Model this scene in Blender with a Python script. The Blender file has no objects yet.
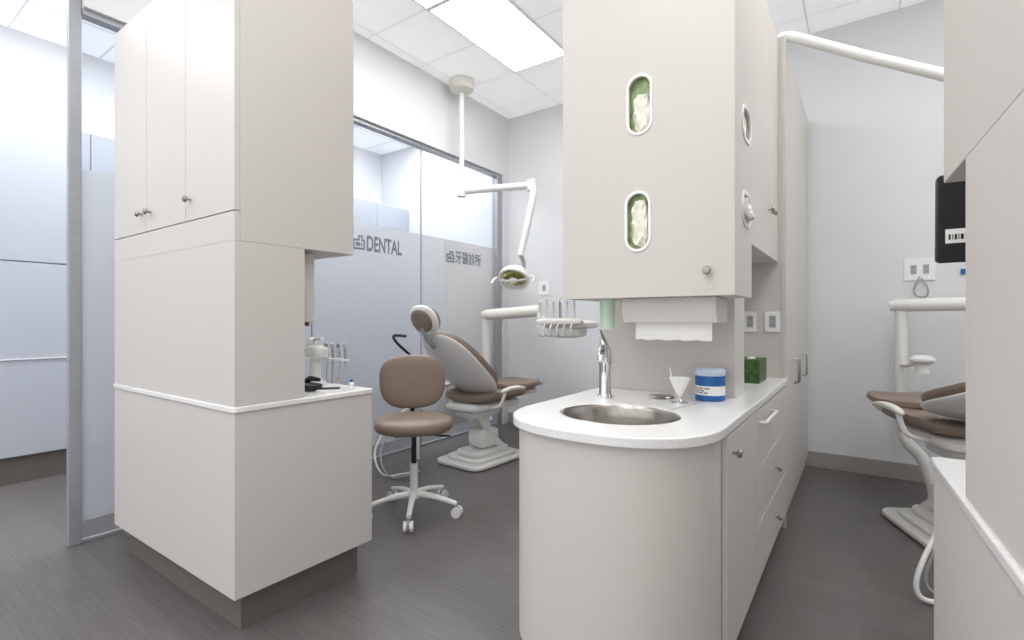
import bpy, bmesh, math, random
from mathutils import Vector, Matrix, Euler, noise
scene = bpy.context.scene
COL = scene.collection
scene.view_settings.view_transform = 'Standard'
scene.view_settings.look = 'None'
scene.view_settings.exposure = 0.0

# ---------------------------------------------------------------- materials
def lin(c):
    c = c / 255.0
    return c / 12.92 if c <= 0.04045 else ((c + 0.055) / 1.055) ** 2.4
def rgb(r, g, b): return (lin(r), lin(g), lin(b), 1.0)

def mat(name, col, rough=0.5, metal=0.0, var=0.0, vscale=(1, 1, 1), bump=0.0, emit=None, estr=0.0, coat=0.0):
    m = bpy.data.materials.new(name); m.use_nodes = True
    nt = m.node_tree; b = nt.nodes['Principled BSDF']
    b.inputs['Base Color'].default_value = rgb(*col)
    b.inputs['Roughness'].default_value = rough
    b.inputs['Metallic'].default_value = metal
    if coat: b.inputs['Coat Weight'].default_value = coat
    if emit:
        b.inputs['Emission Color'].default_value = rgb(*emit)
        b.inputs['Emission Strength'].default_value = estr
    if var or bump:
        tc = nt.nodes.new('ShaderNodeTexCoord'); mp = nt.nodes.new('ShaderNodeMapping')
        mp.inputs['Scale'].default_value = vscale
        n = nt.nodes.new('ShaderNodeTexNoise'); n.inputs['Scale'].default_value = 1.0; n.inputs['Detail'].default_value = 4
        nt.links.new(tc.outputs['Object'], mp.inputs['Vector']); nt.links.new(mp.outputs['Vector'], n.inputs['Vector'])
        if var:
            r = nt.nodes.new('ShaderNodeValToRGB')
            a = rgb(*[max(0, c * (1 - var)) for c in col]); d = rgb(*[min(255, c * (1 + var)) for c in col])
            r.color_ramp.elements[0].position = 0.3; r.color_ramp.elements[1].position = 0.7
            r.color_ramp.elements[0].color = a; r.color_ramp.elements[1].color = d
            nt.links.new(n.outputs['Fac'], r.inputs['Fac']); nt.links.new(r.outputs['Color'], b.inputs['Base Color'])
        if bump:
            bp = nt.nodes.new('ShaderNodeBump'); bp.inputs['Strength'].default_value = bump; bp.inputs['Distance'].default_value = 0.002
            nt.links.new(n.outputs['Fac'], bp.inputs['Height']); nt.links.new(bp.outputs['Normal'], b.inputs['Normal'])
    return m

WALL = mat('wall_paint', (223, 224, 226), 0.7, var=0.006, vscale=(3, 3, 3))
CAB = mat('cabinet_laminate', (205, 200, 195), 0.42, var=0.004, vscale=(120, 120, 3))
CABF = mat('cabinet_laminate_plain', (205, 200, 194), 0.42, var=0.002, vscale=(60, 60, 60))
CABC = mat('corridor_laminate', (180, 185, 194), 0.35, var=0.005, vscale=(40, 40, 3))  # white cabinets; bluish cast of daylight is put into the base colour
KICK = mat('toe_kick_laminate', (110, 102, 97), 0.45, var=0.015, vscale=(80, 80, 2))
BASEB = mat('baseboard_vinyl', (158, 152, 149), 0.5, var=0.02, vscale=(5, 5, 5))
COUNTER = mat('white_quartz', (229, 228, 227), 0.2, var=0.04, vscale=(260, 260, 260))
TRIMW = mat('white_trim', (238, 238, 238), 0.3, var=0.01, vscale=(30, 30, 30))
STEEL = mat('brushed_steel', (172, 167, 161), 0.28, 1.0, var=0.04, vscale=(10, 200, 10))
CHROME = mat('chrome', (225, 225, 228), 0.08, 1.0, var=0.01, vscale=(10, 10, 10))
NICKEL = mat('brushed_nickel', (165, 158, 150), 0.3, 1.0, var=0.02, vscale=(20, 20, 20))
ALU = mat('aluminium', (168, 170, 175), 0.35, 0.4, var=0.02, vscale=(5, 5, 60))
BROWN = mat('taupe_leatherette', (134, 117, 104), 0.38, var=0.03, vscale=(60, 60, 60), bump=0.15)
PLAST = mat('white_plastic', (234, 233, 231), 0.3, var=0.008, vscale=(10, 10, 10))
CREAM = mat('cream_plastic', (226, 223, 215), 0.35, var=0.01, vscale=(10, 10, 10))
BLACK = mat('black_plastic', (28, 30, 36), 0.35, var=0.05, vscale=(10, 10, 10))
DGREY = mat('dark_grey_rubber', (60, 60, 64), 0.5, var=0.05, vscale=(10, 10, 10))
GREYP = mat('grey_plastic', (165, 166, 168), 0.4, var=0.02, vscale=(10, 10, 10))
BLUE = mat('blue_plastic', (28, 98, 168), 0.3, var=0.03, vscale=(10, 10, 10))
GREEN = mat('pale_green_plastic', (206, 230, 212), 0.4, var=0.02, vscale=(10, 10, 10))
PAPER = mat('white_paper', (240, 239, 236), 0.8, var=0.01, vscale=(40, 40, 40))
LATEX = mat('latex_glove', (238, 235, 220), 0.55, var=0.04, vscale=(50, 50, 50))
CARTON = mat('green_carton', (152, 172, 124), 0.5, var=0.25, vscale=(22, 22, 22))
LEAF = mat('tissue_carton', (50, 82, 36), 0.5, var=0.35, vscale=(50, 50, 50))
DARKIN = mat('dark_inside', (90, 86, 82), 0.7, var=0.02, vscale=(10, 10, 10))
SIGN = mat('sign_vinyl', (124, 129, 137), 0.6, var=0.01, vscale=(10, 10, 10))
LENS = mat('lamp_reflector', (160, 162, 100), 0.10, 0.7, var=0.35, vscale=(25, 25, 25))
PANEL = mat('light_diffuser', (255, 255, 255), 0.5, var=0.0, emit=(255, 255, 253), estr=9.8)
PANEL2 = mat('corridor_light_diffuser', (255, 255, 255), 0.5, var=0.0, emit=(250, 252, 255), estr=19.0)

def floor_mat():
    m = bpy.data.materials.new('vinyl_plank_floor'); m.use_nodes = True
    nt = m.node_tree; b = nt.nodes['Principled BSDF']; N = nt.nodes.new; L = nt.links.new
    tc = N('ShaderNodeTexCoord')
    br = N('ShaderNodeTexBrick'); br.inputs['Scale'].default_value = 1.0
    br.inputs['Brick Width'].default_value = 1.2; br.inputs['Row Height'].default_value = 0.18
    br.inputs['Mortar Size'].default_value = 0.0012; br.inputs['Color1'].default_value = rgb(102, 98, 97)
    br.inputs['Color2'].default_value = rgb(95, 91, 90); br.inputs['Mortar'].default_value = rgb(80, 76, 75)
    L(tc.outputs['Object'], br.inputs['Vector'])
    mp = N('ShaderNodeMapping'); mp.inputs['Scale'].default_value = (3, 90, 1)
    n = N('ShaderNodeTexNoise'); n.inputs['Scale'].default_value = 1; n.inputs['Detail'].default_value = 5
    L(tc.outputs['Object'], mp.inputs['Vector']); L(mp.outputs['Vector'], n.inputs['Vector'])
    r = N('ShaderNodeValToRGB'); r.color_ramp.elements[0].color = (0.80, 0.80, 0.80, 1); r.color_ramp.elements[1].color = (1.16, 1.16, 1.16, 1)
    r.color_ramp.elements[0].position = 0.3; r.color_ramp.elements[1].position = 0.72
    L(n.outputs['Fac'], r.inputs['Fac'])
    mx = N('ShaderNodeMix'); mx.data_type = 'RGBA'; mx.blend_type = 'MULTIPLY'; mx.inputs['Factor'].default_value = 1
    L(br.outputs['Color'], mx.inputs['A']); L(r.outputs['Color'], mx.inputs['B']); L(mx.outputs['Result'], b.inputs['Base Color'])
    b.inputs['Roughness'].default_value = 0.34
    return m
FLOOR = floor_mat()

def ceil_mat():
    m = bpy.data.materials.new('ceiling_tiles_fill_glow'); m.use_nodes = True
    nt = m.node_tree; b = nt.nodes['Principled BSDF']; N = nt.nodes.new; L = nt.links.new
    tc = N('ShaderNodeTexCoord'); mp = N('ShaderNodeMapping')
    mp.inputs['Location'].default_value = (2.81 + 0.61 * 20, -4.06 + 0.61 * 20, 0)
    br = N('ShaderNodeTexBrick'); br.offset = 0; br.inputs['Scale'].default_value = 1.0
    br.inputs['Brick Width'].default_value = 0.61; br.inputs['Row Height'].default_value = 0.61
    br.inputs['Mortar Size'].default_value = 0.009; br.inputs['Mortar Smooth'].default_value = 0.3
    br.inputs['Color1'].default_value = rgb(244, 244, 245); br.inputs['Color2'].default_value = rgb(242, 243, 244)
    br.inputs['Mortar'].default_value = rgb(206, 207, 209)
    L(tc.outputs['Object'], mp.inputs['Vector']); L(mp.outputs['Vector'], br.inputs['Vector'])
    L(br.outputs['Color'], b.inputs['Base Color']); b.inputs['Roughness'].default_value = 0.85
    L(br.outputs['Color'], b.inputs['Emission Color']); b.inputs['Emission Strength'].default_value = 0.30  # faint glow added to the tiles as soft ambient fill; they are no lamps
    return m
CEIL = ceil_mat()

def glass_mat(name, frost):
    m = bpy.data.materials.new(name); m.use_nodes = True
    nt = m.node_tree; N = nt.nodes.new; L = nt.links.new
    nt.nodes.remove(nt.nodes['Principled BSDF']); out = nt.nodes['Material Output']
    tr = N('ShaderNodeBsdfTransparent'); gl = N('ShaderNodeBsdfGlossy'); gl.inputs['Roughness'].default_value = 0.02 if not frost else 0.4
    tr.inputs['Color'].default_value = (0.74, 0.76, 0.78, 1)
    if frost:
        tr.inputs['Color'].default_value = (0.92, 0.93, 0.94, 1)
        df = N('ShaderNodeBsdfDiffuse'); df.inputs['Color'].default_value = rgb(188, 192, 198)
        tl = N('ShaderNodeBsdfTranslucent'); tl.inputs['Color'].default_value = rgb(196, 200, 206)
        m1 = N('ShaderNodeMixShader'); m1.inputs[0].default_value = 0.42
        L(df.outputs[0], m1.inputs[1]); L(tl.outputs[0], m1.inputs[2])
        m2 = N('ShaderNodeMixShader'); m2.inputs[0].default_value = 0.92
        L(tr.outputs[0], m2.inputs[1]); L(m1.outputs[0], m2.inputs[2]); base = m2
    else: base = tr
    fr = N('ShaderNodeFresnel'); fr.inputs['IOR'].default_value = 1.35
    m3 = N('ShaderNodeMixShader'); L(fr.outputs[0], m3.inputs[0]); L(base.outputs[0], m3.inputs[1]); L(gl.outputs[0], m3.inputs[2])
    L(m3.outputs[0], out.inputs['Surface'])
    return m
GLASS = glass_mat('clear_glass', False); FROST = glass_mat('frosted_glass', True)

# ---------------------------------------------------------------- geometry builder
def superpt(a, e):
    c = math.cos(a); s = math.sin(a)
    return (math.copysign(abs(c) ** e, c), math.copysign(abs(s) ** e, s))

class M:
    def __init__(self): self.bm = bmesh.new(); self.mi = 0
    def f(self, vs):
        try:
            fc = self.bm.faces.new(vs); fc.material_index = self.mi; return fc
        except ValueError: return None
    def v(self, p, xf=None):
        p = Vector(p)
        return self.bm.verts.new(xf @ p if xf else p)
    def box(self, x0, x1, y0, y1, z0, z1, xf=None):
        V = [self.v((x, y, z), xf) for z in (z0, z1) for x, y in ((x0, y0), (x1, y0), (x1, y1), (x0, y1))]
        for q in ((0, 3, 2, 1), (4, 5, 6, 7), (0, 1, 5, 4), (1, 2, 6, 5), (2, 3, 7, 6), (3, 0, 4, 7)): self.f([V[i] for i in q])
        return self
    def prism(self, pts, z0, z1, xf=None):
        A = [self.v((x, y, z0), xf) for x, y in pts]; B = [self.v((x, y, z1), xf) for x, y in pts]
        n = len(pts)
        self.f(A[::-1]); self.f(B)
        for i in range(n): self.f([A[i], A[(i + 1) % n], B[(i + 1) % n], B[i]])
        return self
    def holed(self, outer, holes, z0, z1, xf=None):
        lv = []
        for z in (z0, z1):
            loops = []; edges = []
            for lp in [outer] + holes:
                vs = [self.v((x, y, z), xf) for x, y in lp]; loops.append(vs)
                edges += [self.bm.edges.new((vs[i], vs[(i + 1) % len(vs)])) for i in range(len(vs))]
            r = bmesh.ops.triangle_fill(self.bm, use_beauty=True, use_dissolve=False, edges=edges)
            for g in r['geom']:
                if isinstance(g, bmesh.types.BMFace): g.material_index = self.mi
            lv.append(loops)
        for A, B in zip(lv[0], lv[1]):
            n = len(A)
            for i in range(n): self.f([A[i], A[(i + 1) % n], B[(i + 1) % n], B[i]])
        return self
    def sweep(self, pts, r, n=12, res=6, smooth=True, caps=True):
        P = [Vector(p) for p in pts]
        R = r if isinstance(r, (list, tuple)) else [r] * len(P)
        if smooth and len(P) > 2:
            Q = []; RR = []
            for i in range(len(P) - 1):
                p0 = P[max(i - 1, 0)]; p1 = P[i]; p2 = P[i + 1]; p3 = P[min(i + 2, len(P) - 1)]
                for k in range(res):
                    t = k / res
                    Q.append(0.5 * ((2 * p1) + (p2 - p0) * t + (2 * p0 - 5 * p1 + 4 * p2 - p3) * t * t + (3 * p1 - p0 - 3 * p2 + p3) * t ** 3))
                    RR.append(R[i] * (1 - t) + R[i + 1] * t)
            Q.append(P[-1]); RR.append(R[-1]); P, R = Q, RR
        T = []
        for i in range(len(P)):
            d = (P[min(i + 1, len(P) - 1)] - P[max(i - 1, 0)]).normalized(); T.append(d)
        up = Vector((0, 0, 1)) if abs(T[0].z) < 0.9 else Vector((1, 0, 0))
        nrm = T[0].cross(up).normalized(); rings = []
        for i, p in enumerate(P):
            if i:
                q = T[i - 1].rotation_difference(T[i]); nrm = q @ nrm
            bn = T[i].cross(nrm).normalized()
            rings.append([self.v(p + (nrm * math.cos(2 * math.pi * k / n) + bn * math.sin(2 * math.pi * k / n)) * R[i]) for k in range(n)])
        for a, b in zip(rings, rings[1:]):
            for k in range(n): self.f([a[k], a[(k + 1) % n], b[(k + 1) % n], b[k]])
        if caps: self.f(rings[0][::-1]); self.f(rings[-1])
        return self
    def cyl(self, p0, p1, r, r2=None, n=24):
        return self.sweep([p0, p1], [r, r if r2 is None else r2], n=n, smooth=False)
    def lathe(self, prof, xf=None, n=32, sx=1, sy=1, cap0=True, cap1=True):
        rings = [[self.v((rr * sx * math.cos(2 * math.pi * k / n), rr * sy * math.sin(2 * math.pi * k / n), z), xf) for k in range(n)] for rr, z in prof]
        for a, b in zip(rings, rings[1:]):
            for k in range(n): self.f([a[k], a[(k + 1) % n], b[(k + 1) % n], b[k]])
        if cap0: self.f(rings[0][::-1])
        if cap1: self.f(rings[-1])
        return self
    def pad(self, c, s, e1=0.5, e2=0.5, xf=None, nu=36, nv=14, taper=0.0, bend=0.0, wing=0.0, slope=0.0, crumple=0.0, freq=30.0):
        rings = []
        def pt(u, v):
            cv, sv = superpt(v, e1); cu, su = superpt(u, e2)
            x, y, z = s[0] * cv * cu, s[1] * cv * su, s[2] * sv
            if crumple:
                q = Vector((x * 1.6 + c[0], y * .7 + c[1], z + c[2])) * freq
                x += crumple * noise.noise(q) * .3; y += crumple * noise.noise(q + Vector((7, 1, 3))) * .4
                z += crumple * (1 - abs(noise.noise(q + Vector((2, 9, 5)))) * 3.0) * cv * (1 if sv > 0 else .2)
            z += wing * (x / s[0]) ** 2 + slope * y
            x *= 1 - taper * (y / s[1]); z += bend * (y / s[1]) ** 2
            return Vector((x + c[0], y + c[1], z + c[2]))
        bot = self.v(pt(0, -math.pi / 2), xf); top = self.v(pt(0, math.pi / 2), xf)
        for j in range(1, nv):
            vv = -math.pi / 2 + math.pi * j / nv
            rings.append([self.v(pt(2 * math.pi * k / nu, vv), xf) for k in range(nu)])
        for a, b in zip(rings, rings[1:]):
            for k in range(nu): self.f([a[k], a[(k + 1) % nu], b[(k + 1) % nu], b[k]])
        for k in range(nu):
            self.f([bot, rings[0][(k + 1) % nu], rings[0][k]]); self.f([top, rings[-1][k], rings[-1][(k + 1) % nu]])
        return self
    def out(self, name, mats, parent=None, bev=0.0, seg=2, smooth=True, label=None, org=None, struct=False):
        if not isinstance(mats, (list, tuple)): mats = [mats]
        bmesh.ops.recalc_face_normals(self.bm, faces=self.bm.faces[:])
        o = org if org is not None else (Vector(ORG) if parent is not None else Vector((0, 0, 0)))
        if o.length > 0: bmesh.ops.translate(self.bm, verts=self.bm.verts[:], vec=-o)
        me = bpy.data.meshes.new(name); self.bm.to_mesh(me); self.bm.free()
        for m_ in mats: me.materials.append(m_)
        if smooth:
            me.shade_smooth(); me.set_sharp_from_angle(angle=math.radians(38))
        ob = bpy.data.objects.new(name, me); COL.objects.link(ob)
        if parent is not None: ob.parent = parent
        else: ob.location = o
        if bev:
            b = ob.modifiers.new('bevel', 'BEVEL'); b.width = bev; b.segments = seg; b.limit_method = 'ANGLE'
            b.angle_limit = math.radians(40); b.harden_normals = True
        if label: ob['label'] = label
        if struct: ob['kind'] = 'structure'
        return ob

ORG = (0, 0, 0)
def thing(name, label, cat, loc, rz=0.0, world=True, group=None):
    global ORG
    e = bpy.data.objects.new(name, None); COL.objects.link(e); e.empty_display_size = 0.1
    e.location = loc; e.rotation_euler = (0, 0, rz)
    e['label'] = label; e['category'] = cat
    if group: e['group'] = group
    ORG = tuple(loc) if world else (0, 0, 0)
    return e
def solo(ob, label, cat, group=None):
    ob['label'] = label; ob['category'] = cat
    if group: ob['group'] = group
    return ob
def pivot_turn(ob, pv, ang):
    R = Matrix.Rotation(ang, 3, 'Z'); p = Vector(pv)
    ob.location = p + R @ (ob.location - p); ob.rotation_euler.z += ang
def fr(p, d):
    d = Vector(d).normalized()
    return Matrix.Translation(Vector(p)) @ d.to_track_quat('Z', 'Y').to_matrix().to_4x4()
def bx(*a): return M().box(*a)
def oval(cx, cy, w, h, n=12):
    r = min(w, h) / 2; pts = []
    for q, (sx, sy) in enumerate(((1, 1), (-1, 1), (-1, -1), (1, -1))):
        for k in range(n + 1):
            a = math.pi / 2 * (q + k / n)
            pts.append((cx + sx * (w / 2 - r) + r * math.cos(a), cy + sy * (h / 2 - r) + r * math.sin(a)))
    out = []
    for p in pts:
        if not out or (abs(p[0] - out[-1][0]) + abs(p[1] - out[-1][1])) > 1e-5: out.append(p)
    if abs(out[0][0] - out[-1][0]) + abs(out[0][1] - out[-1][1]) < 1e-5: out.pop()
    return out
def rrect(x0, x1, y0, y1, r, n=6):
    pts = []
    for q, (cx, cy) in enumerate(((x1 - r, y1 - r), (x0 + r, y1 - r), (x0 + r, y0 + r), (x1 - r, y0 + r))):
        for k in range(n + 1):
            a = math.pi / 2 * (q + k / n); pts.append((cx + r * math.cos(a), cy + r * math.sin(a)))
    return pts
def knob(p, d, parent, name='knob'):
    return M().lathe([(0.005, -0.002), (0.005, 0.012), (0.014, 0.018), (0.0155, 0.024), (0.012, 0.03), (0.003, 0.032)], fr(p, d), n=20).out(name, NICKEL, parent, label='round brushed nickel knob')
def textmesh(body, target_w, xf, name, m, parent, thick=0.002, h=None, off=0.0):
    cu = bpy.data.curves.new('txt', 'FONT'); cu.body = body; cu.size = 1; cu.extrude = 0.0; cu.offset = off
    to = bpy.data.objects.new('txt', cu); COL.objects.link(to)
    bpy.context.view_layer.update()
    dg = bpy.context.evaluated_depsgraph_get()
    me = bpy.data.meshes.new_from_object(to.evaluated_get(dg)); bpy.data.objects.remove(to)
    xs = [v.co.x for v in me.vertices] or [0, 1]; ys = [v.co.y for v in me.vertices] or [0, 1]
    w = max(xs) - min(xs) or 1; s = target_w / w; hh = (max(ys) - min(ys)) or 1
    sy = (h / hh) if h else s
    for v in me.vertices:
        v.co = xf @ Vector(((v.co.x - min(xs)) * s, (v.co.y - min(ys)) * sy, thick)) - Vector(ORG)
    me.name = name; me.materials.clear(); me.materials.append(m)
    ob = bpy.data.objects.new(name, me); COL.objects.link(ob); ob.parent = parent
    return ob

# ---------------------------------------------------------------- room shell
GX = -3.59; BY = 4.97; CZ = 3.70
bx(-5.9, 2.7, -2.6, 5.1, -0.1, 0).out('floor', FLOOR, struct=True)
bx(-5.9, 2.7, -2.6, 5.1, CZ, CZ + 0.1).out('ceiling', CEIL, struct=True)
bx(-5.9, 2.7, BY, BY + 0.1, 0, CZ).out('wall_back', WALL, struct=True)
bx(-5.95, -5.85, -2.6, BY, 0, CZ).out('wall_corridor', WALL, struct=True)
bx(2.6, 2.7, -2.6, BY, 0, CZ).out('wall_right', WALL, struct=True)
bx(GX - 0.06, GX + 0.06, 0.910, BY, 2.99, CZ).out('wall_partition_header', WALL, struct=True)
bx(GX - 0.06, GX + 0.06, 4.86, BY, 0, 2.99).out('wall_partition_end', WALL, struct=True)
bx(GX + 0.061, 2.6, BY - 0.014, BY, 0, 0.13).out('baseboard_back', BASEB, bev=0.003, struct=True)
bx(GX - 0.035, GX + 0.035, 0.910, 4.78, 2.955, 2.99).out('trim_1', ALU, bev=0.003, struct=True)
bx(GX - 0.04, GX + 0.04, 4.77, 4.86, 0, 2.99).out('trim_2', ALU, bev=0.003, struct=True)
bx(GX - 0.018, GX + 0.022, 0.852, 0.910, 0, CZ).out('trim_3', ALU, bev=0.004, struct=True)
bx(GX - 0.012, GX + 0.012, 0.910, 4.77, 0, 0.02).out('trim_4', ALU, bev=0.003, struct=True)
def window(name, y0, y1):
    m = M()
    for z0, z1, i in ((0.02, 0.12, 0), (0.12, 2.1, 1), (2.1, 2.955, 0)):
        m.mi = i; m.f([m.v((GX, y0, z0)), m.v((GX, y1, z0)), m.v((GX, y1, z1)), m.v((GX, y0, z1))])
    return m.out(name, [GLASS, FROST], smooth=False, struct=True)
window('window_1', 0.910, 2.343); window('window_2', 2.347, 3.546); window('window_3', 3.55, 4.77)
bx(GX - 0.006, GX + 0.006, 3.543, 3.553, 0.02, 2.955).out('trim_5', ALU, struct=True)
bx(GX - 0.006, GX + 0.006, 2.340, 2.350, 0.02, 2.955).out('trim_6', ALU, struct=True)

# ---------------------------------------------------------------- ceiling lights
def light_panel(x0, y0, label, pm):
    t = thing('ceiling_light_panel', label, 'ceiling light', (x0 + .305, y0 + .61, CZ), group='ceiling light panels')
    m = M()
    z0 = CZ - 0.012
    m.box(x0, x0 + .61, y0, y0 + .02, z0, CZ); m.box(x0, x0 + .61, y0 + 1.2, y0 + 1.22, z0, CZ)
    m.box(x0, x0 + .02, y0 + .02, y0 + 1.2, z0, CZ); m.box(x0 + .59, x0 + .61, y0 + .02, y0 + 1.2, z0, CZ)
    m.out('frame', TRIMW, t)
    M().box(x0 + .02, x0 + .59, y0 + .02, y0 + 1.2, z0 + .002, CZ - .001).out('diffuser', pm, t)
LP = 'flush white rectangular troffer light in a tile ceiling'
for x0, y0 in ((-2.81, 2.84), (-2.81, 1.62), (.24, 2.23), (.24, 0.4), (-1.2, -0.2), (-2.81, -1.4), (1.46, 2.84), (-1.2, -2.0)):
    light_panel(x0, y0, LP, PANEL)
for y0 in (-1.4, 0.4, 2.0, 3.7): light_panel(-4.9, y0, 'flush white troffer light above a corridor', PANEL2)

# ---------------------------------------------------------------- corridor cabinets
for i in range(7):
    y0 = -1.6 + i * 1.0; y1 = min(y0 + 0.998, BY - .003)
    if y1 - y0 < .2: break
    t = thing('tall_corridor_cabinet', 'tall white laminate storage cabinet with brown base in corridor', 'cabinet', (-5.55, (y0 + y1) / 2, 0), group='corridor storage cabinets')
    bx(-5.845, -5.28, y0, y1, .21, 2.8).out('body', CABC, t, bev=.002)
    bx(-5.845, -5.31, y0, y1, 0, .21).out('toe_kick', KICK, t)
    for z0, z1 in ((.213, .947), (.955, 1.692), (1.702, 2.8)):
        bx(-5.28, -5.26, y0 + .002, y1 - .002, z0, z1).out('door', CABC, t, bev=.002)
    bx(-5.30, -5.252, y0, y1, .947, .955).out('edge_trim', TRIMW, t)

# ---------------------------------------------------------------- partition storage units
def unit(x0, x1, ya, ym, yu, yb):
    cx = (x0 + x1) / 2; cy = (ya + yb) / 2
    t = thing('base_cabinet', 'warm grey laminate base cabinet on a recessed brown toe kick', 'cabinet', (cx, cy, 0))
    bx(x0, x1, ya, yb, .155, .885).out('body', CAB, t, bev=.002)
    bx(x0 + .05, x1 - .05, ya + .05, yb - .05, 0, .155).out('toe_kick', KICK, t)
    c = M().prism(rrect(x0 - .008, x1 + .008, ya - .008, yb + .008, .02), .885, .91).out('countertop', COUNTER, None, bev=.006, seg=3, org=Vector((cx, cy, .885)))
    solo(c, 'thin white countertop with rounded edge on a grey base cabinet', 'countertop')
    h = thing('hutch_cabinet', 'grey laminate hutch standing on a white countertop', 'cabinet', (cx, (ya + ym) / 2, .91))
    bx(x0, x1, ya, ym, .91, 1.561).out('lower_panel', CAB, h, bev=.002)
    bx(x0, x1, ya + .022, yu, 1.561, 2.78).out('body', CABF, h, bev=.003)
    bx(x0, x1, ya, ya + .022, 1.561, 1.677).out('valance', CAB, h, bev=.002)
    return t, c, h
tL, cL, hL = unit(-3.287, -2.0, .974, 1.274, 1.531, 1.64)
dw = (3.287 - 2.0) / 3
for i, kx in enumerate((.05, -.05, -.05)):
    a = -3.287 + i * dw
    d = bx(a + .0015, a + dw - .0015, .974, .9955, 1.681, 2.78).out('door', CAB, hL, bev=.002)
    xk = a + dw - .05 if kx > 0 else a + .05
    knob((xk, .974, 1.77), (0, -1, 0), d)
cd = thing('paper_dispenser', 'small grey dispenser mounted under the hutch', 'dispenser', (-2.18, 1.32, 1.24))
bx(-2.3, -2.07, 1.277, 1.37, 1.24, 1.556).out('body', CABF, cd, bev=.006)
bx(-2.27, -2.10, 1.285, 1.36, 1.222, 1.24).out('slot', DARKIN, cd, bev=.002)

# items on that counter
t = thing('handpiece_stand', 'white dental handpiece stand with upright chrome handpieces on countertop', 'dental tool stand', (-2.31, 1.53, .91))
M().lathe([(.06, .91), (.06, .925), (.035, .94), (.028, .95), (.026, 1.06), (.036, 1.07)], Matrix.Translation((-2.31, 1.53, 0))).out('base', PLAST, t)
M().pad((-2.30, 1.53, 1.085), (.065, .045, .035), .6, .7).pad((-2.34, 1.53, 1.13), (.024, .024, .03), .8, .9).box(-2.30, -2.10, 1.558, 1.582, 1.045, 1.055).cyl((-2.315, 1.53, 1.15), (-2.25, 1.53, 1.155), .012).out('holder', PLAST, t, bev=.003)
for i in range(4):
    x = -2.27 + i * .05
    M().sweep([(x - .004, 1.57, .925), (x, 1.57, 1.0), (x + .004, 1.57, 1.07), (x + .012, 1.56, 1.115)], [.006, .006, .008, .007], n=12).lathe([(.010, -.010), (.010, .010)], fr((x + .016, 1.553, 1.123), (.8, -.5, -.2)), n=14).out('handpiece', CHROME if i % 2 == 0 else GREYP, t)
t = thing('curing_light', 'black and white curing light in a charging dock', 'dental tool', (-2.2, 1.42, .91))
M().pad((-2.2, 1.42, .928), (.07, .045, .018), .5, .5).out('dock', BLACK, t)
M().sweep([(-2.23, 1.42, .94), (-2.2, 1.43, .965), (-2.14, 1.44, .962)], [.014, .014, .009]).out('wand', BLACK, t)
t = thing('adhesive_bottle', 'small blue and white bottle beside the curing light', 'bottle', (-2.055, 1.56, .91))
M().lathe([(.013, .91), (.014, .915), (.014, .94), (.006, .946)], Matrix.Translation((-2.055, 1.56, 0)), n=16).out('body', PLAST, t)
M().lathe([(.007, .946), (.007, .957), (.004, .96)], Matrix.Translation((-2.055, 1.56, 0)), n=16).out('cap', BLUE, t)
t = thing('instrument_tray', 'shallow white tray with dark dental tools', 'tray', (-2.09, 1.5, .91))
M().prism(rrect(-2.12, -2.04, 1.40, 1.50, .015), .91, .918).out('base', PLAST, t, bev=.002)
M().sweep([(-2.11, 1.42, .924), (-2.07, 1.45, .926), (-2.05, 1.49, .924)], .005, n=8).out('tool', BLACK, t)

# matching unit beside the other operatory, turned slightly
for o_ in unit(.146, 1.0, .45, 1.285, 1.497, 1.62): pivot_turn(o_, (.146, 1.62, 0), math.radians(2.8))
t = thing('monitor', 'black flat monitor with barcode sticker on a bracket', 'monitor', (.43, 1.9, 1.54))
X = Matrix.Translation((.43, 1.9, 1.54)) @ Matrix.Rotation(math.radians(4), 4, 'X')
M().prism(rrect(-.255, .255, -.125, .125, .012), -.02, .02, X @ Matrix.Rotation(math.radians(90), 4, 'X')).out('housing', BLACK, t, bev=.005)
M().box(-.245, .245, .0195, .0215, -.11, .11, X).out('screen', BLACK, t)
M().box(-.235, -.165, -.0225, -.0200, -.07, -.03, X).out('sticker', PAPER, t, label='white rectangular sticker')
m = M()
for a, w in ((0, .004), (.008, .002), (.013, .005), (.021, .002), (.026, .006), (.036, .003), (.043, .002), (.05, .005)):
    m.box(-.228 + a, -.228 + a + w, -.0235, -.0224, -.06, -.045, X)
m.out('barcode', BLACK, t)
M().sweep([(.43, 1.875, 1.54), (.43, 1.75, 1.50), (.43, 1.62, 1.40), (.43, 1.58, 1.30)], .02, n=12).out('bracket', DGREY, t)
M().cyl((.43, 1.56, .912), (.43, 1.57, 1.34), .018).lathe([(.055, .911), (.055, .92), (.02, .93)], Matrix.Translation((.43, 1.56, 0))).out('stand', DGREY, t)

# ---------------------------------------------------------------- sink vanity
VX0, VX1, VYF, VYS, VYE = -1.124, -.365, 1.40, 1.745, 3.40
def vanity_outline(ins, n=40, ye=VYE):
    x0, x1 = VX0 + ins, VX1 - ins; cx = (x0 + x1) / 2; a = (x1 - x0) / 2; b = VYS - VYF - ins
    pts = [(x1, ye), (x0, ye)]
    for k in range(n + 1):
        an = math.pi + math.pi * k / n
        c, s = superpt(an, 0.84); pts.append((cx + a * c, VYS + b * s))
    return pts
SX, SY, SR = -.75, 1.77, .222
circ = lambda r: [(SX + r * math.cos(2 * math.pi * k / 64), SY + r * .93 * math.sin(2 * math.pi * k / 64)) for k in range(64)]
t = thing('vanity_cabinet', 'warm grey sink cabinet with curved front, door and drawers', 'cabinet', (-.75, 2.4, 0))
M().prism(vanity_outline(.022, ye=3.398), .1, .70).holed(vanity_outline(.022, ye=3.398), [circ(SR + .02)], .70, .865).out('body', CABF, t)
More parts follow.
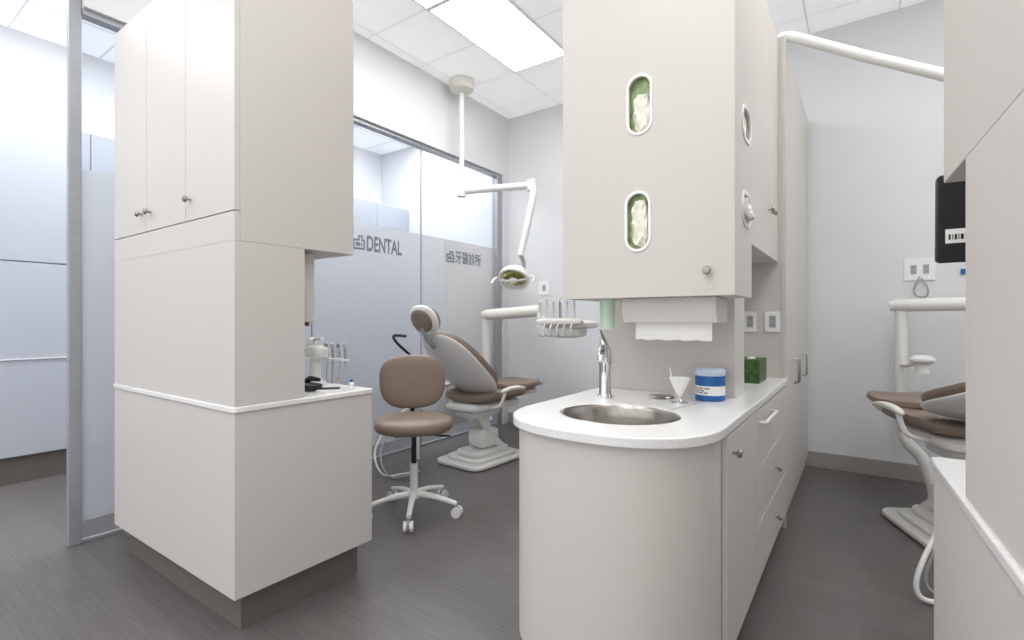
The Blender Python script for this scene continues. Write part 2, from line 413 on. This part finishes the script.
M().prism(vanity_outline(.075, ye=3.398), 0, .1).out('toe_kick', KICK, t)
xd0, xd1 = VX1 - .022, VX1 - .003
d = bx(xd0, xd1, 1.78, 2.33, .105, .86).out('door', CABF, t, bev=.002); knob((xd1, 1.86, .79), (1, 0, 0), d)
zs = [.105, .36, .61, .86]
for i in range(3):
    d = bx(xd0, xd1, 2.335, 3.392, zs[i] + .002, zs[i + 1] - .002).out('drawer', CABF, t, bev=.002)
    if i == 2:
        M().sweep([(xd1, 2.42, .80), (xd1 + .024, 2.43, .80), (xd1 + .024, 2.76, .80), (xd1, 2.77, .80)], .008, n=10, smooth=False).out('handle', PLAST, d, label='slim white rail handle')
    else: knob((xd1, 2.9, (zs[i] + zs[i + 1]) / 2), (1, 0, 0), d)
c = M().holed(vanity_outline(0, ye=3.398), [circ(SR)], .865, .9).out('countertop', COUNTER, None, bev=.006, seg=3, org=Vector((-.75, 2.4, .865)))
solo(c, 'white speckled quartz countertop with rounded end around a sink', 'countertop')
t = thing('sink', 'round stainless steel undermount sink in a white countertop', 'sink', (SX, SY, .72))
M().lathe([(SR - .001, .897), (SR - .006, .899), (SR - .016, .885), (SR - .02, .85), (SR - .035, .78), (SR - .08, .745), (.05, .735), (.028, .733), (.028, .728), (.06, .728), (SR - .07, .735), (SR - .028, .775), (SR - .012, .85), (SR - .002, .88)], Matrix.Translation((SX, SY, 0)), n=64, sy=.93, cap0=False, cap1=False).out('bowl', STEEL, t)
M().lathe([(.027, .7285), (.027, .737), (.02, .739), (.008, .736)], Matrix.Translation((SX, SY, 0)), n=24).out('drain', CHROME, t)
FX, FY = -.955, 2.10
t = thing('faucet', 'tall chrome single lever faucet beside the sink', 'faucet', (FX, FY, .9))
M().lathe([(.036, .9), (.036, .906), (.030, .912), (.027, .93), (.026, 1.04), (.030, 1.06), (.030, 1.10), (.024, 1.12)], Matrix.Translation((FX, FY, 0))).out('body', CHROME, t)
M().sweep([(FX, FY, 1.06), (FX + .01, FY - .05, 1.115), (FX + .03, FY - .10, 1.125), (FX + .05, FY - .15, 1.10), (FX + .055, FY - .165, 1.075)], [.022, .02, .017, .015, .014], n=16).out('spout', CHROME, t)
M().sweep([(FX, FY, 1.11), (FX - .008, FY, 1.145), (FX - .022, FY + .01, 1.18), (FX - .035, FY + .02, 1.20)], [.024, .018, .010, .008], n=14).out('lever', CHROME, t)
t = thing('cone_cup_holder', 'small chrome stand holding a white paper cone', 'cup holder', (-.63, 2.13, .9))
M().lathe([(.036, .9), (.036, .905), (.012, .91), (.008, .915), (.008, .93)], Matrix.Translation((-.63, 2.13, 0))).sweep([(-.64, 2.14, .93), (-.665, 2.15, .98), (-.68, 2.16, 1.045)], .0025, n=8).out('stand', CHROME, t)
M().lathe([(.006, .925), (.046, 1.005), (.047, 1.007), (.042, 1.004), (.004, .936)], Matrix.Translation((-.63, 2.13, 0)), n=8).out('cone', PAPER, t)
t = thing('sink_strainer', 'flat metal strainer lid lying on the countertop', 'strainer', (-.74, 2.24, .9))
M().lathe([(.05, .9), (.055, .904), (.05, .909), (.012, .912)], Matrix.Translation((-.74, 2.24, 0))).out('plate', NICKEL, t)
JX, JY = -.548, 2.30
t = thing('wipes_canister', 'round blue and white disinfectant wipes canister on countertop', 'canister', (JX, JY, .9))
T_ = Matrix.Translation((JX, JY, 0))
m = M(); m.mi = 0; m.lathe([(.056, .9), (.062, .904), (.062, .925)], T_, cap1=False); m.mi = 1; m.lathe([(.062, .925), (.062, .965)], T_, cap0=False, cap1=False)
m.mi = 0; m.lathe([(.062, .965), (.062, 1.005), (.058, 1.008)], T_, cap0=False)
m.mi = 2
for zz, a0, a1 in ((.952, -150, -70), (.942, -150, -95), (.933, -140, -80)):
    for k in range(12):
        if k % 4 == 3: continue
        A = math.radians(a0 + (a1 - a0) * k / 12); B = math.radians(a0 + (a1 - a0) * (k + .85) / 12); r = .0626
        m.f([m.v((JX + r * math.cos(q), JY + r * math.sin(q), z)) for q, z in ((A, zz), (B, zz), (B, zz + .005), (A, zz + .005))])
m.out('body', [BLUE, PAPER, DGREY], t)
M().lathe([(.064, 1.008), (.065, 1.012), (.065, 1.03), (.06, 1.036), (.02, 1.038)], T_).out('lid', mat('pale_blue_plastic', (196, 212, 228), .3, var=.01, vscale=(9, 9, 9)), t)
t = thing('tissue_box', 'green leaf patterned tissue box on countertop', 'tissue box', (-.5, 3.15, .9))
bx(-.58, -.46, 3.02, 3.26, .9, 1.03).out('carton', LEAF, t, bev=.003)
M().pad((-.52, 3.14, 1.032), (.02, .06, .008), .9, .9).out('tissue', PAPER, t)

# ---------------------------------------------------------------- dispenser cabinet
DX0, DX1, DY0, DY1, DZ0, DZ1 = -1.064, -.37, 1.905, 2.237, 1.34, 2.96
t = thing('dispenser_cabinet', 'grey glove dispenser cabinet with oval cutouts above sink', 'cabinet', (-.72, 2.07, 1.34))
g = .018
m = M(); m.box(DX0, DX0 + g, DY0 + .021, DY1, DZ0, DZ1); m.box(DX0 + g, DX1 - g, DY1 - g, DY1, DZ0, DZ1)
m.box(DX0 + g, DX1 - g, DY0 + .021, DY1 - g, DZ0, DZ0 + g); m.box(DX0 + g, DX1 - g, DY0 + .021, DY1 - g, DZ1 - g, DZ1)
XS = Matrix(((0, 0, 1, 0), (1, 0, 0, 0), (0, 1, 0, 0), (0, 0, 0, 1)))
side_ov = [(2.12, 2.01), (2.12, 1.68)]
m.holed([(DY0 + .021, DZ0), (DY1, DZ0), (DY1, DZ1), (DY0 + .021, DZ1)], [oval(a, b, .17, .12) for a, b in side_ov], DX1 - g, DX1, XS)
m.out('body', CABF, t)
XF = Matrix(((1, 0, 0, 0), (0, 0, 1, 0), (0, 1, 0, 0), (0, 0, 0, 1)))
fr_ov = [(-.720, 2.10), (-.727, 1.64)]
d = M().holed([(DX0, DZ0), (DX1, DZ0), (DX1, DZ1), (DX0, DZ1)], [oval(a, b, .094, .224) for a, b in fr_ov], DY0, DY0 + .019, XF).out('door', CABF, t)
knob((-.461, DY0, 1.43), (0, -1, 0), d)
for a, b in fr_ov:
    M().holed(oval(a, b, .108, .243), [oval(a, b, .086, .218)], DY0 - .005, DY0 + .004, XF).out('oval_trim', TRIMW, d, bev=.002, label='white plastic oval trim ring')
for a, b in side_ov:
    M().holed(oval(a, b, .190, .140), [oval(a, b, .16, .11)], DX1 - .003, DX1 + .005, XS).out('oval_trim', TRIMW, t, bev=.002, label='white plastic oval trim ring')
def glove_wad(c, s, ax, parent, cr=.016, name='glove', m_=None, fq=24):
    F = fr(c, ax)
    return M().pad((0, 0, 0), s, .7, .75, F, nu=72, nv=40, crumple=cr, freq=fq).out(name, m_ or LATEX, parent, label='crumpled off-white latex gloves')
for i, (a, b) in enumerate(fr_ov):
    t = thing('glove_box', 'upright green glove box behind an oval cabinet opening', 'glove box', (a, 1.97, b - .13), group='glove boxes in dispenser cabinet')
    bx(a - .06, a + .06, 1.934, 2.00, b - .13, b + .13).out('carton', CARTON, t, bev=.002)
    if i == 0: glove_wad((a + .005, 1.928, b - .030), (.037, .074, .010), (0, -1, 0), t)
    else: glove_wad((a + .004, 1.928, b - .006), (.035, .094, .010), (0, -1, 0), t)
for i, (a, b) in enumerate(side_ov):
    t = thing('glove_box', 'white glove box behind a side oval opening', 'glove box', (-.44, a, b - .08), group='glove boxes in dispenser cabinet')
    bx(-.48, -.402, a - .085, a + .085, b - .08, b + .08).out('carton', PAPER, t, bev=.002)
    glove_wad((-.394, a, b), (.045, .065, .008), (1, 0, 0), t, .014)
    if i == 1:
        M().pad((0, 0, 0), (.045, .05, .012), .9, .9, Matrix.Translation((-.372, 2.11, 1.675)) @ Matrix.Rotation(math.radians(78), 4, 'Y'), nu=56, nv=30, crumple=.02, freq=26).pad((0, 0, 0), (.026, .034, .008), .9, .9, Matrix.Translation((-.358, 2.10, 1.652)) @ Matrix.Rotation(math.radians(60), 4, 'Y'), nu=48, nv=24, crumple=.014, freq=34).out('glove_tuft', PAPER, t, label='soft white glove tuft poking out')
t = thing('splash_column', 'plain grey laminate panel column standing on the countertop', 'panel', (-.78, 2.5, .9))
bx(-1.10, -.466, 2.4, 2.62, .9, 1.598).out('panel', CABF, t, bev=.002)
t = thing('paper_towel_dispenser', 'pale paper towel dispenser mounted beneath the cabinet', 'towel dispenser', (-.64, 2.08, 1.24))
M().prism([(-.06, 0), (.11, 0), (.11, .0999), (-.075, .0999), (-.085, .05)], -.19, .19, Matrix.Translation((-.64, 2.07, 1.24)) @ Matrix(((0, 0, 1, 0), (1, 0, 0, 0), (0, 1, 0, 0), (0, 0, 0, 1)))).out('housing', mat('beige_plastic', (218, 214, 209), .35, var=.01, vscale=(9, 9, 9)), t, bev=.004)
m = M(); prev = None
for k in range(13):
    x = -.79 + .31 * k / 12; y = 2.045 + .004 * math.sin(k * 1.3); zb = 1.168 + .003 * math.sin(k * 2.1)
    cur = (m.v((x, 2.05, 1.245)), m.v((x, y, zb)))
    if prev: m.f([prev[0], cur[0], cur[1], prev[1]])
    prev = cur
m.out('paper_towel', PAPER, t)
t = thing('cup_dispenser', 'pale green translucent cup dispenser tube under cabinet', 'cup dispenser', (-.92, 2.06, 1.2))
M().lathe([(.028, 1.215), (.030, 1.21), (.031, 1.22), (.034, 1.30), (.034, 1.3395)], Matrix.Translation((-.925, 2.06, 0)), n=24).out('tube', GREEN, t)
t = thing('overhead_cabinet', 'grey overhead cabinet with paired knob doors above counter', 'cabinet', (-.74, 2.82, 1.6))
bx(-1.064, -.438, 2.24, 3.398, 1.6, 2.96).out('body', CABF, t, bev=.002)
d = bx(-.438, -.418, 2.245, 3.079, 1.6, 2.955).out('door', CABF, t, bev=.002); knob((-.418, 3.03, 1.85), (1, 0, 0), d)
d = bx(-.438, -.418, 3.082, 3.392, 1.6, 2.955).out('door', CABF, t, bev=.002); knob((-.418, 3.13, 1.85), (1, 0, 0), d)
t = thing('tall_cabinet', 'full height grey laminate cabinet at the end of the counter', 'cabinet', (-.75, 4.17, 0))
bx(-1.12, -.40, 3.4, 4.95, 0, 2.96).out('body', CABF, t, bev=.003)
for a, b, k in ((3.42, 3.928, 3.885), (3.932, 4.44, 3.975), (4.444, 4.94, 4.49)):
    d = bx(-.40, -.38, a, b, .1, 2.955).out('door', CABF, t, bev=.002)
    M().sweep([(-.38, k, .82), (-.352, k, .825), (-.352, k, .985), (-.38, k, .99)], .006, n=10, smooth=False).out('handle', NICKEL, d)
bx(-.40, -.374, 3.398, 3.418, 0, 2.96).out('edge_panel', CABF, t, bev=.002)
def plate(p, w, h, d, label, dbl=1):
    t = thing('wall_outlet', label, 'outlet', p)
    X = Matrix.Translation(p) @ Matrix.Rotation(math.radians(90), 4, 'X')
    M().prism(rrect(-w / 2, w / 2, -h / 2, h / 2, .005), 0, .007, X).out('cover_plate', TRIMW, t, bev=.002)
    for k in range(dbl):
        cx = (k - (dbl - 1) / 2) * .075
        m = M(); m.prism(rrect(cx - .018, cx + .018, -.036, .036, .003), .007, .0095, X)
        m.mi = 1
        for sy in (-.017, .017):
            m.box(cx - .008, cx - .005, sy - .005, sy + .005, .0094, .0102, X); m.box(cx + .005, cx + .008, sy - .005, sy + .005, .0094, .0102, X)
        m.out('socket', [GREYP, DGREY], t)
    return t
plate((-.445, 3.395, 1.24), .085, .125, (0, -1, 0), 'white duplex outlet plate on grey cabinet end panel')
plate((-.57, 3.395, 1.24), .075, .125, (0, -1, 0), 'white duplex outlet plate above the countertop')
t = thing('equipment_arm', 'white tubular swing arm reaching from the tall cabinet top', 'support arm', (-.36, 3.5, 2.96))
M().cyl((-.43, 3.5, 2.962), (-.43, 3.5, 2.99), .04).out('bracket', PLAST, t)
M().sweep([(-.43, 3.5, 2.98), (-.42, 3.5, 2.996), (-.40, 3.5, 3.003), (-.365, 3.498, 2.995), (-.32, 3.495, 2.968), (0, 3.46, 2.75), (.35, 3.42, 2.524), (.9, 3.36, 2.18)], .030, n=16, smooth=False).out('arm', PLAST, t)

# ---------------------------------------------------------------- stool
t = thing('dental_stool', 'taupe upholstered dental stool with white five-star caster base', 'stool', (-2.38, 2.29, 0), rz=math.radians(48), world=False)
for k in range(5):
    a = math.radians(-98 + 72 * k); c_, s_ = math.cos(a), math.sin(a)
    lg = M().sweep([(c_ * .03, s_ * .03, .125), (c_ * .15, s_ * .15, .115), (c_ * .29, s_ * .29, .085)], [.022, .019, .014], n=12).out('leg', PLAST, t)
    cc = Vector((c_ * .295, s_ * .295, .032)); n_ = Vector((-s_, c_, 0))
    m = M(); m.mi = 0; m.cyl(cc + n_ * .008, cc + n_ * .028, .032, n=20); m.cyl(cc - n_ * .028, cc - n_ * .008, .032, n=20)
    m.mi = 1; m.cyl(cc - n_ * .008, cc + n_ * .008, .012, n=12); m.cyl(cc, cc + Vector((0, 0, .05)), .007, n=10); m.pad((cc.x, cc.y, .052), (.022, .022, .015), .8, .9)
    m.out('caster', [PLAST, GREYP], lg)
M().lathe([(.04, .10), (.045, .12), (.04, .145), (.026, .15), (.026, .32), (.028, .325)], n=24).out('hub', PLAST, t)
M().lathe([(.016, .32), (.016, .52)], n=20).out('gas_lift', BLACK, t)
M().box(-.12, .12, -.1, .1, .515, .53).sweep([(.05, 0, .515), (.15, -.04, .505), (.23, -.06, .50)], .007, n=8).out('mechanism', BLACK, t, bev=.003)
M().pad((0, 0, .58), (.25, .24, .055), .6, .85).out('seat', BROWN, t)
M().sweep([(0, .12, .52), (0, .25, .52), (0, .285, .58), (0, .275, .74)], [.016, .016, .016, .014], n=12).out('back_support', BLACK, t)
Bk = Matrix.Translation((0, .235, .825)) @ Matrix.Rotation(math.radians(-8), 4, 'X') @ Matrix.Rotation(math.radians(90), 4, 'X')
M().pad((0, 0, 0), (.225, .185, .042), .55, .72, Bk, taper=-.04).out('backrest', BROWN, t)

# ---------------------------------------------------------------- dental chairs
def dental_chair(loc, rz, rec, dz, label, thick=1.0):
    t = thing('dental_chair', label, 'dental chair', loc, rz=rz, world=False, group='dental patient chairs')
    M().prism(rrect(-.26, .26, -.36, .36, .10), 0.004, .04).prism(rrect(-.20, .20, -.28, .28, .08), .04, .07).prism(rrect(-.14, .14, -.22, .24, .07), .07, .11).out('floor_plate', PLAST, t, bev=.012, seg=3)
    m = M()
    for s in (-1, 1):
        m.sweep([(s * .07, .18, .10), (s * .07, .04, .22), (s * .07, -.10, .40 + dz)], [.035, .04, .04], n=14)
    m.pad((0, .02, .20), (.10, .13, .09), .5, .5); m.pad((0, -.06, .42 + dz), (.13, .20, .05), .6, .5)
    m.out('pedestal', PLAST, t)
    M().pad((0, .02, .48 + dz), (.20, .34, .045), .6, .4).pad((0, .42, .54 + dz), (.17, .28, .028), .6, .4, taper=.1).out('seat_shell', PLAST, t)
    M().pad((0, .06, .55 + dz), (.27, .34, .045), .55, .45, wing=.035).out('seat', BROWN, t)
    M().pad((0, .45, .60 + dz), (.24, .25, .035), .5, .45, taper=.16, bend=.02, wing=.02).out('leg_rest', BROWN, t)
    M().pad((0, .67, .605 + dz), (.17, .09, .024), .5, .4).out('foot_pad', GREYP, t, label='grey protective foot pad')
    H = Matrix.Translation((0, -.18, .56 + dz)) @ Matrix.Rotation(math.pi, 4, 'Z') @ Matrix.Rotation(rec, 4, 'X')
    M().pad((0, .31, .075), (.29, .38, .048 * thick), .55, .8, H, taper=.22, bend=.05, wing=.08).out('backrest', BROWN, t)
    M().pad((0, .31, .038), (.285, .40, .022), .6, .75, H, taper=.22, bend=.05, wing=.078).out('backrest_shell', PLAST, t)
    M().sweep([H @ Vector((0, .60, .04)), H @ Vector((0, .72, .04)), H @ Vector((0, .80, .07))], .018, n=10).out('headrest_post', GREYP, t)
    H2 = H @ Matrix.Translation((0, .80, .10)) @ Matrix.Rotation(math.radians(24), 4, 'X')
    M().pad((0, .04, .028), (.135, .115, .024), .6, .85, H2, wing=.02).out('headrest', BROWN, t)
    M().pad((0, .04, 0), (.15, .13, .025), .7, .9, H2, wing=.015).out('headrest_shell', PLAST, t)
    M().pad((0, .045, -.018), (.112, .095, .018), .6, .9, H2).out('headrest_rear_pad', BROWN, t)
    for s in (-1, 1):
        M().sweep([(s * .20, -.12, .48 + dz), (s * .31, -.12, .51 + dz), (s * .345, -.10, .62 + dz)], .015, n=12).out('armrest_post', PLAST, t)
        M().pad((s * .345, .02, .645 + dz), (.026, .17, .018), .7, .7, bend=-.02).out('armrest', CREAM, t)
    return t
dental_chair((-2.80, 3.53, 0), math.radians(-3), math.radians(44), .02, 'reclining dental chair with taupe upholstery and white shell near glass wall')
dental_chair((.45, 3.80, 0), math.radians(22), math.radians(18), .10, 'taupe and white dental chair lying nearly flat by back wall', thick=.8)
t = thing('hose', 'thin white dental hose looping down beside the counter end', 'hose', (.22, 2.85, 0))
M().sweep([(.50, 3.20, .60), (.34, 2.98, .42), (.22, 2.86, .18), (.20, 2.83, .05), (.28, 2.86, .014), (.5, 3.0, .014)], .011, n=10).out('tube', PLAST, t)
M().sweep([(.54, 3.26, .60), (.38, 3.06, .40), (.255, 2.95, .16), (.24, 2.92, .05), (.32, 2.95, .014), (.5, 3.06, .014)], .008, n=10).out('tube', GREYP, t)

t = thing('assistant_hoses', 'white and dark dental suction hoses hanging beside chair', 'hose', (-3.25, 3.0, 0))
for k, (m_, dx) in enumerate(((PLAST, 0), (GREYP, .07))):
    M().sweep([(-3.27 + dx, 3.2, .5), (-3.28 + dx, 2.95, .42), (-3.25 + dx, 2.7, .2), (-3.1 + dx, 2.65, .03), (-3.0 + dx, 2.8, .02), (-2.95, 2.9, .02)], .008, n=8).out('hose', m_, t)
M().sweep([(-3.22, 3.12, .9), (-3.23, 2.92, 1.05), (-3.14, 2.80, 1.12), (-3.02, 2.82, 1.12)], .012, n=8).out('hose', BLACK, t, label='dark hose loop')
M().cyl((-3.28, 3.2, 0), (-3.22, 3.12, .92), .025).out('post', PLAST, t)

# ---------------------------------------------------------------- delivery units
t = thing('delivery_unit', 'white dental delivery unit with instrument tray on thick arm', 'dental delivery unit', (-3.16, 4.05, 0))
M().lathe([(.08, 0), (.08, .02), (.05, .03), (.042, .05), (.042, 1.28)], Matrix.Translation((-3.16, 4.05, 0))).out('pole', PLAST, t)
M().sweep([(-3.20, 4.05, 1.295), (-3.16, 4.05, 1.30), (-2.46, 3.92, 1.335), (-2.43, 3.92, 1.335)], [.045, .055, .055, .045], n=18, smooth=False).out('arm', CREAM, t)
M().sweep([(-2.45, 3.92, 1.32), (-2.38, 3.9, 1.24), (-2.25, 3.88, 1.18)], .03, n=12).out('tray_arm', PLAST, t)
M().pad((-2.06, 3.83, 1.21), (.22, .16, .04), .6, .5).pad((-2.08, 3.80, 1.15), (.16, .12, .055), .6, .6).out('tray', PLAST, t)
M().pad((-2.08, 3.66, 1.235), (.22, .04, .03), .6, .4).out('instrument_rail', CREAM, t)
for k in range(6):
    x = -2.26 + k * .064
    M().sweep([(x, 3.66, 1.24), (x + .005, 3.65, 1.31), (x + .02, 3.62, 1.38 + .015 * (k % 2)), (x + .045, 3.585, 1.41 + .015 * (k % 2))], [.014, .012, .010, .007], n=12).out('handpiece', PLAST if k != 3 else CHROME, t)
    M().sweep([(x, 3.63, 1.22), (x, 3.60, 1.18), (x + .005, 3.61, 1.13), (x + .01, 3.68, 1.11), (x + .01, 3.76, 1.12)], .006, n=8).out('hose', PLAST, t)

t = thing('delivery_unit', 'thick white swing arm on a pole with cup filler', 'dental delivery unit', (.24, 4.74, 0))
M().sweep([(.24, 4.74, 1.32), (.24, 4.74, .75), (.25, 4.72, .40), (.36, 4.55, .25), (.42, 4.44, 0.02)], .040, n=18).out('pole', PLAST, t)
M().sweep([(.17, 4.74, 1.355), (.21, 4.74, 1.36), (.85, 4.52, 1.36), (.9, 4.50, 1.36)], [.035, .048, .048, .04], n=18, smooth=False).out('arm', PLAST, t)
M().sweep([(.24, 4.70, .92), (.27, 4.64, .92), (.31, 4.60, .94)], .015, n=10).out('bracket', PLAST, t)
M().lathe([(.02, .93), (.055, .94), (.075, .96), (.075, .975), (.05, .995), (.02, 1.0)], Matrix.Translation((.35, 4.58, 0)), n=28).lathe([(.04, .87), (.035, .935)], Matrix.Translation((.35, 4.58, 0)), n=16).out('cuspidor', PLAST, t)

# ---------------------------------------------------------------- operatory light
lx, ly = -3.36, 3.90
t = thing('operatory_light', 'white ceiling-mounted dental lamp with jointed arm', 'dental light', (lx, ly, CZ))
M().lathe([(.13, CZ), (.135, CZ - .05), (.12, CZ - .10), (.05, CZ - .13)], Matrix.Translation((lx, ly, 0))).out('ceiling_mount', CREAM, t)
M().lathe([(.026, 2.56), (.026, CZ - .12)], Matrix.Translation((lx, ly, 0)), n=20).out('pole', PLAST, t)
M().cyl((lx, ly, 2.51), (lx, ly, 2.64), .048).sweep([(lx, ly, 2.57), (-2.68, 4.17, 2.585)], .036, n=14, smooth=False).cyl((-2.68, 4.17, 2.53), (-2.68, 4.17, 2.64), .048).out('arm', PLAST, t, bev=.005)
M().sweep([(-2.68, 4.17, 2.56), (-2.64, 4.14, 2.50), (-2.65, 4.02, 2.1), (-2.66, 3.94, 1.86)], [.03, .036, .032, .026], n=12, res=4).out('spring_arm', PLAST, t)
M().sweep([(-2.66, 3.94, 1.87), (-2.66, 3.99, 1.80), (-2.67, 4.00, 1.70)], .02, n=10).out('yoke', GREYP, t)
Hd = fr((-2.69, 3.88, 1.65), (.14, -.70, -.66))
hd = M().lathe([(.03, -.12), (.09, -.10), (.135, -.05), (.155, .01), (.155, .035), (.134, .038), (.120, -.01), (.07, -.05), (.02, -.065)], Hd, n=40, sy=.85).out('lamp_head', PLAST, t)
M().lathe([(.118, -.008), (.09, -.030), (.06, -.050), (.01, -.058)], Hd, n=32, sy=.85, cap0=False).out('reflector', LENS, hd)
M().sweep([Hd @ Vector((-.13, 0, .03)), Hd @ Vector((0, 0, .05)), Hd @ Vector((.13, 0, .03))], .010, n=8).pad((0, 0, .045), (.04, .03, .02), .8, .9, Hd).out('bulb_guard', PLAST, hd)
M().sweep([Hd @ Vector((.15, 0, 0)), Hd @ Vector((.20, 0, .0)), Hd @ Vector((.21, 0, .08))], .010, n=10).out('handle', PLAST, hd)
M().sweep([Hd @ Vector((-.15, 0, 0)), Hd @ Vector((-.20, 0, .0)), Hd @ Vector((-.21, 0, .08))], .010, n=10).out('handle', PLAST, hd)

# ---------------------------------------------------------------- wall services
t = plate((.364, BY - .002, 1.64), .19, .17, (0, -1, 0), 'white wall service plate with sockets on grey wall', 2)
M().sweep([(.364, BY - .02, 1.585), (.33, BY - .04, 1.50), (.34, BY - .03, 1.44), (.40, BY - .03, 1.43), (.41, BY - .04, 1.49), (.375, BY - .02, 1.57)], .006, n=8).out('cord', GREYP, t)
t = thing('wall_switch', 'small blue wall switch on white wall', 'switch', (.63, BY, 1.60))
bx(.60, .63, BY - .016, BY - .002, 1.59, 1.63).out('body', BLUE, t, bev=.003)
plate((-3.02, BY - .002, 1.62), .15, .17, (0, -1, 0), 'white wall outlet behind the operatory lamp')

# ---------------------------------------------------------------- glass lettering
XT = lambda y, z: Matrix(((0, 0, 1, GX), (1, 0, 0, y), (0, 1, 0, z), (0, 0, 0, 1)))
def emblem(y, z, s, parent):
    m = M()
    outer = [(0, 0), (1, 0), (1, .72), (.82, .72), (.82, 1), (.42, 1), (.42, .72), (0, .72)]
    inner = [(.12, .12), (.88, .12), (.88, .60), (.70, .60), (.70, .88), (.54, .88), (.54, .60), (.12, .60)]
    S = lambda L_: [(a * s, b * s) for a, b in L_]
    m.holed(S(outer), [S(inner)], .002, .004, XT(y, z))
    m.prism(S([(.24, .22), (.34, .22), (.40, .34), (.46, .22), (.56, .22), (.56, .50), (.24, .50)]), .002, .004, XT(y, z))
    m.prism(S([(.66, .22), (.76, .22), (.76, .50), (.66, .50)]), .002, .004, XT(y, z))
    return m.out('logo', SIGN, parent, smooth=False, label='small grey outlined box emblem')
t = thing('glass_sign', 'grey vinyl lettering reading DENTAL on frosted glass', 'sign', (GX, 3.0, 1.93))
emblem(2.74, 1.865, .125, t); textmesh('DENTAL', .41, XT(2.885, 1.86), 'lettering', SIGN, t, h=.14, off=.032)
t = thing('glass_sign', 'grey vinyl Chinese lettering on frosted glass', 'sign', (GX, 4.2, 1.93))
emblem(3.92, 1.865, .12, t); textmesh('牙醫診所', .44, XT(4.06, 1.86), 'lettering', SIGN, t, h=.14, off=.010)

# ---------------------------------------------------------------- world, camera
w = bpy.data.worlds.new('world'); scene.world = w; w.use_nodes = True
w.node_tree.nodes['Background'].inputs['Color'].default_value = (.98, .98, 1, 1)
w.node_tree.nodes['Background'].inputs['Strength'].default_value = 1.35
cam = bpy.data.cameras.new('camera'); co = bpy.data.objects.new('camera', cam); COL.objects.link(co)
cam.sensor_width = 36; cam.lens = 500 / 1024 * 36; cam.clip_start = .02
co.location = (0, 0, 1.25); co.rotation_euler = (math.radians(90), 0, math.radians(35))
scene.camera = co
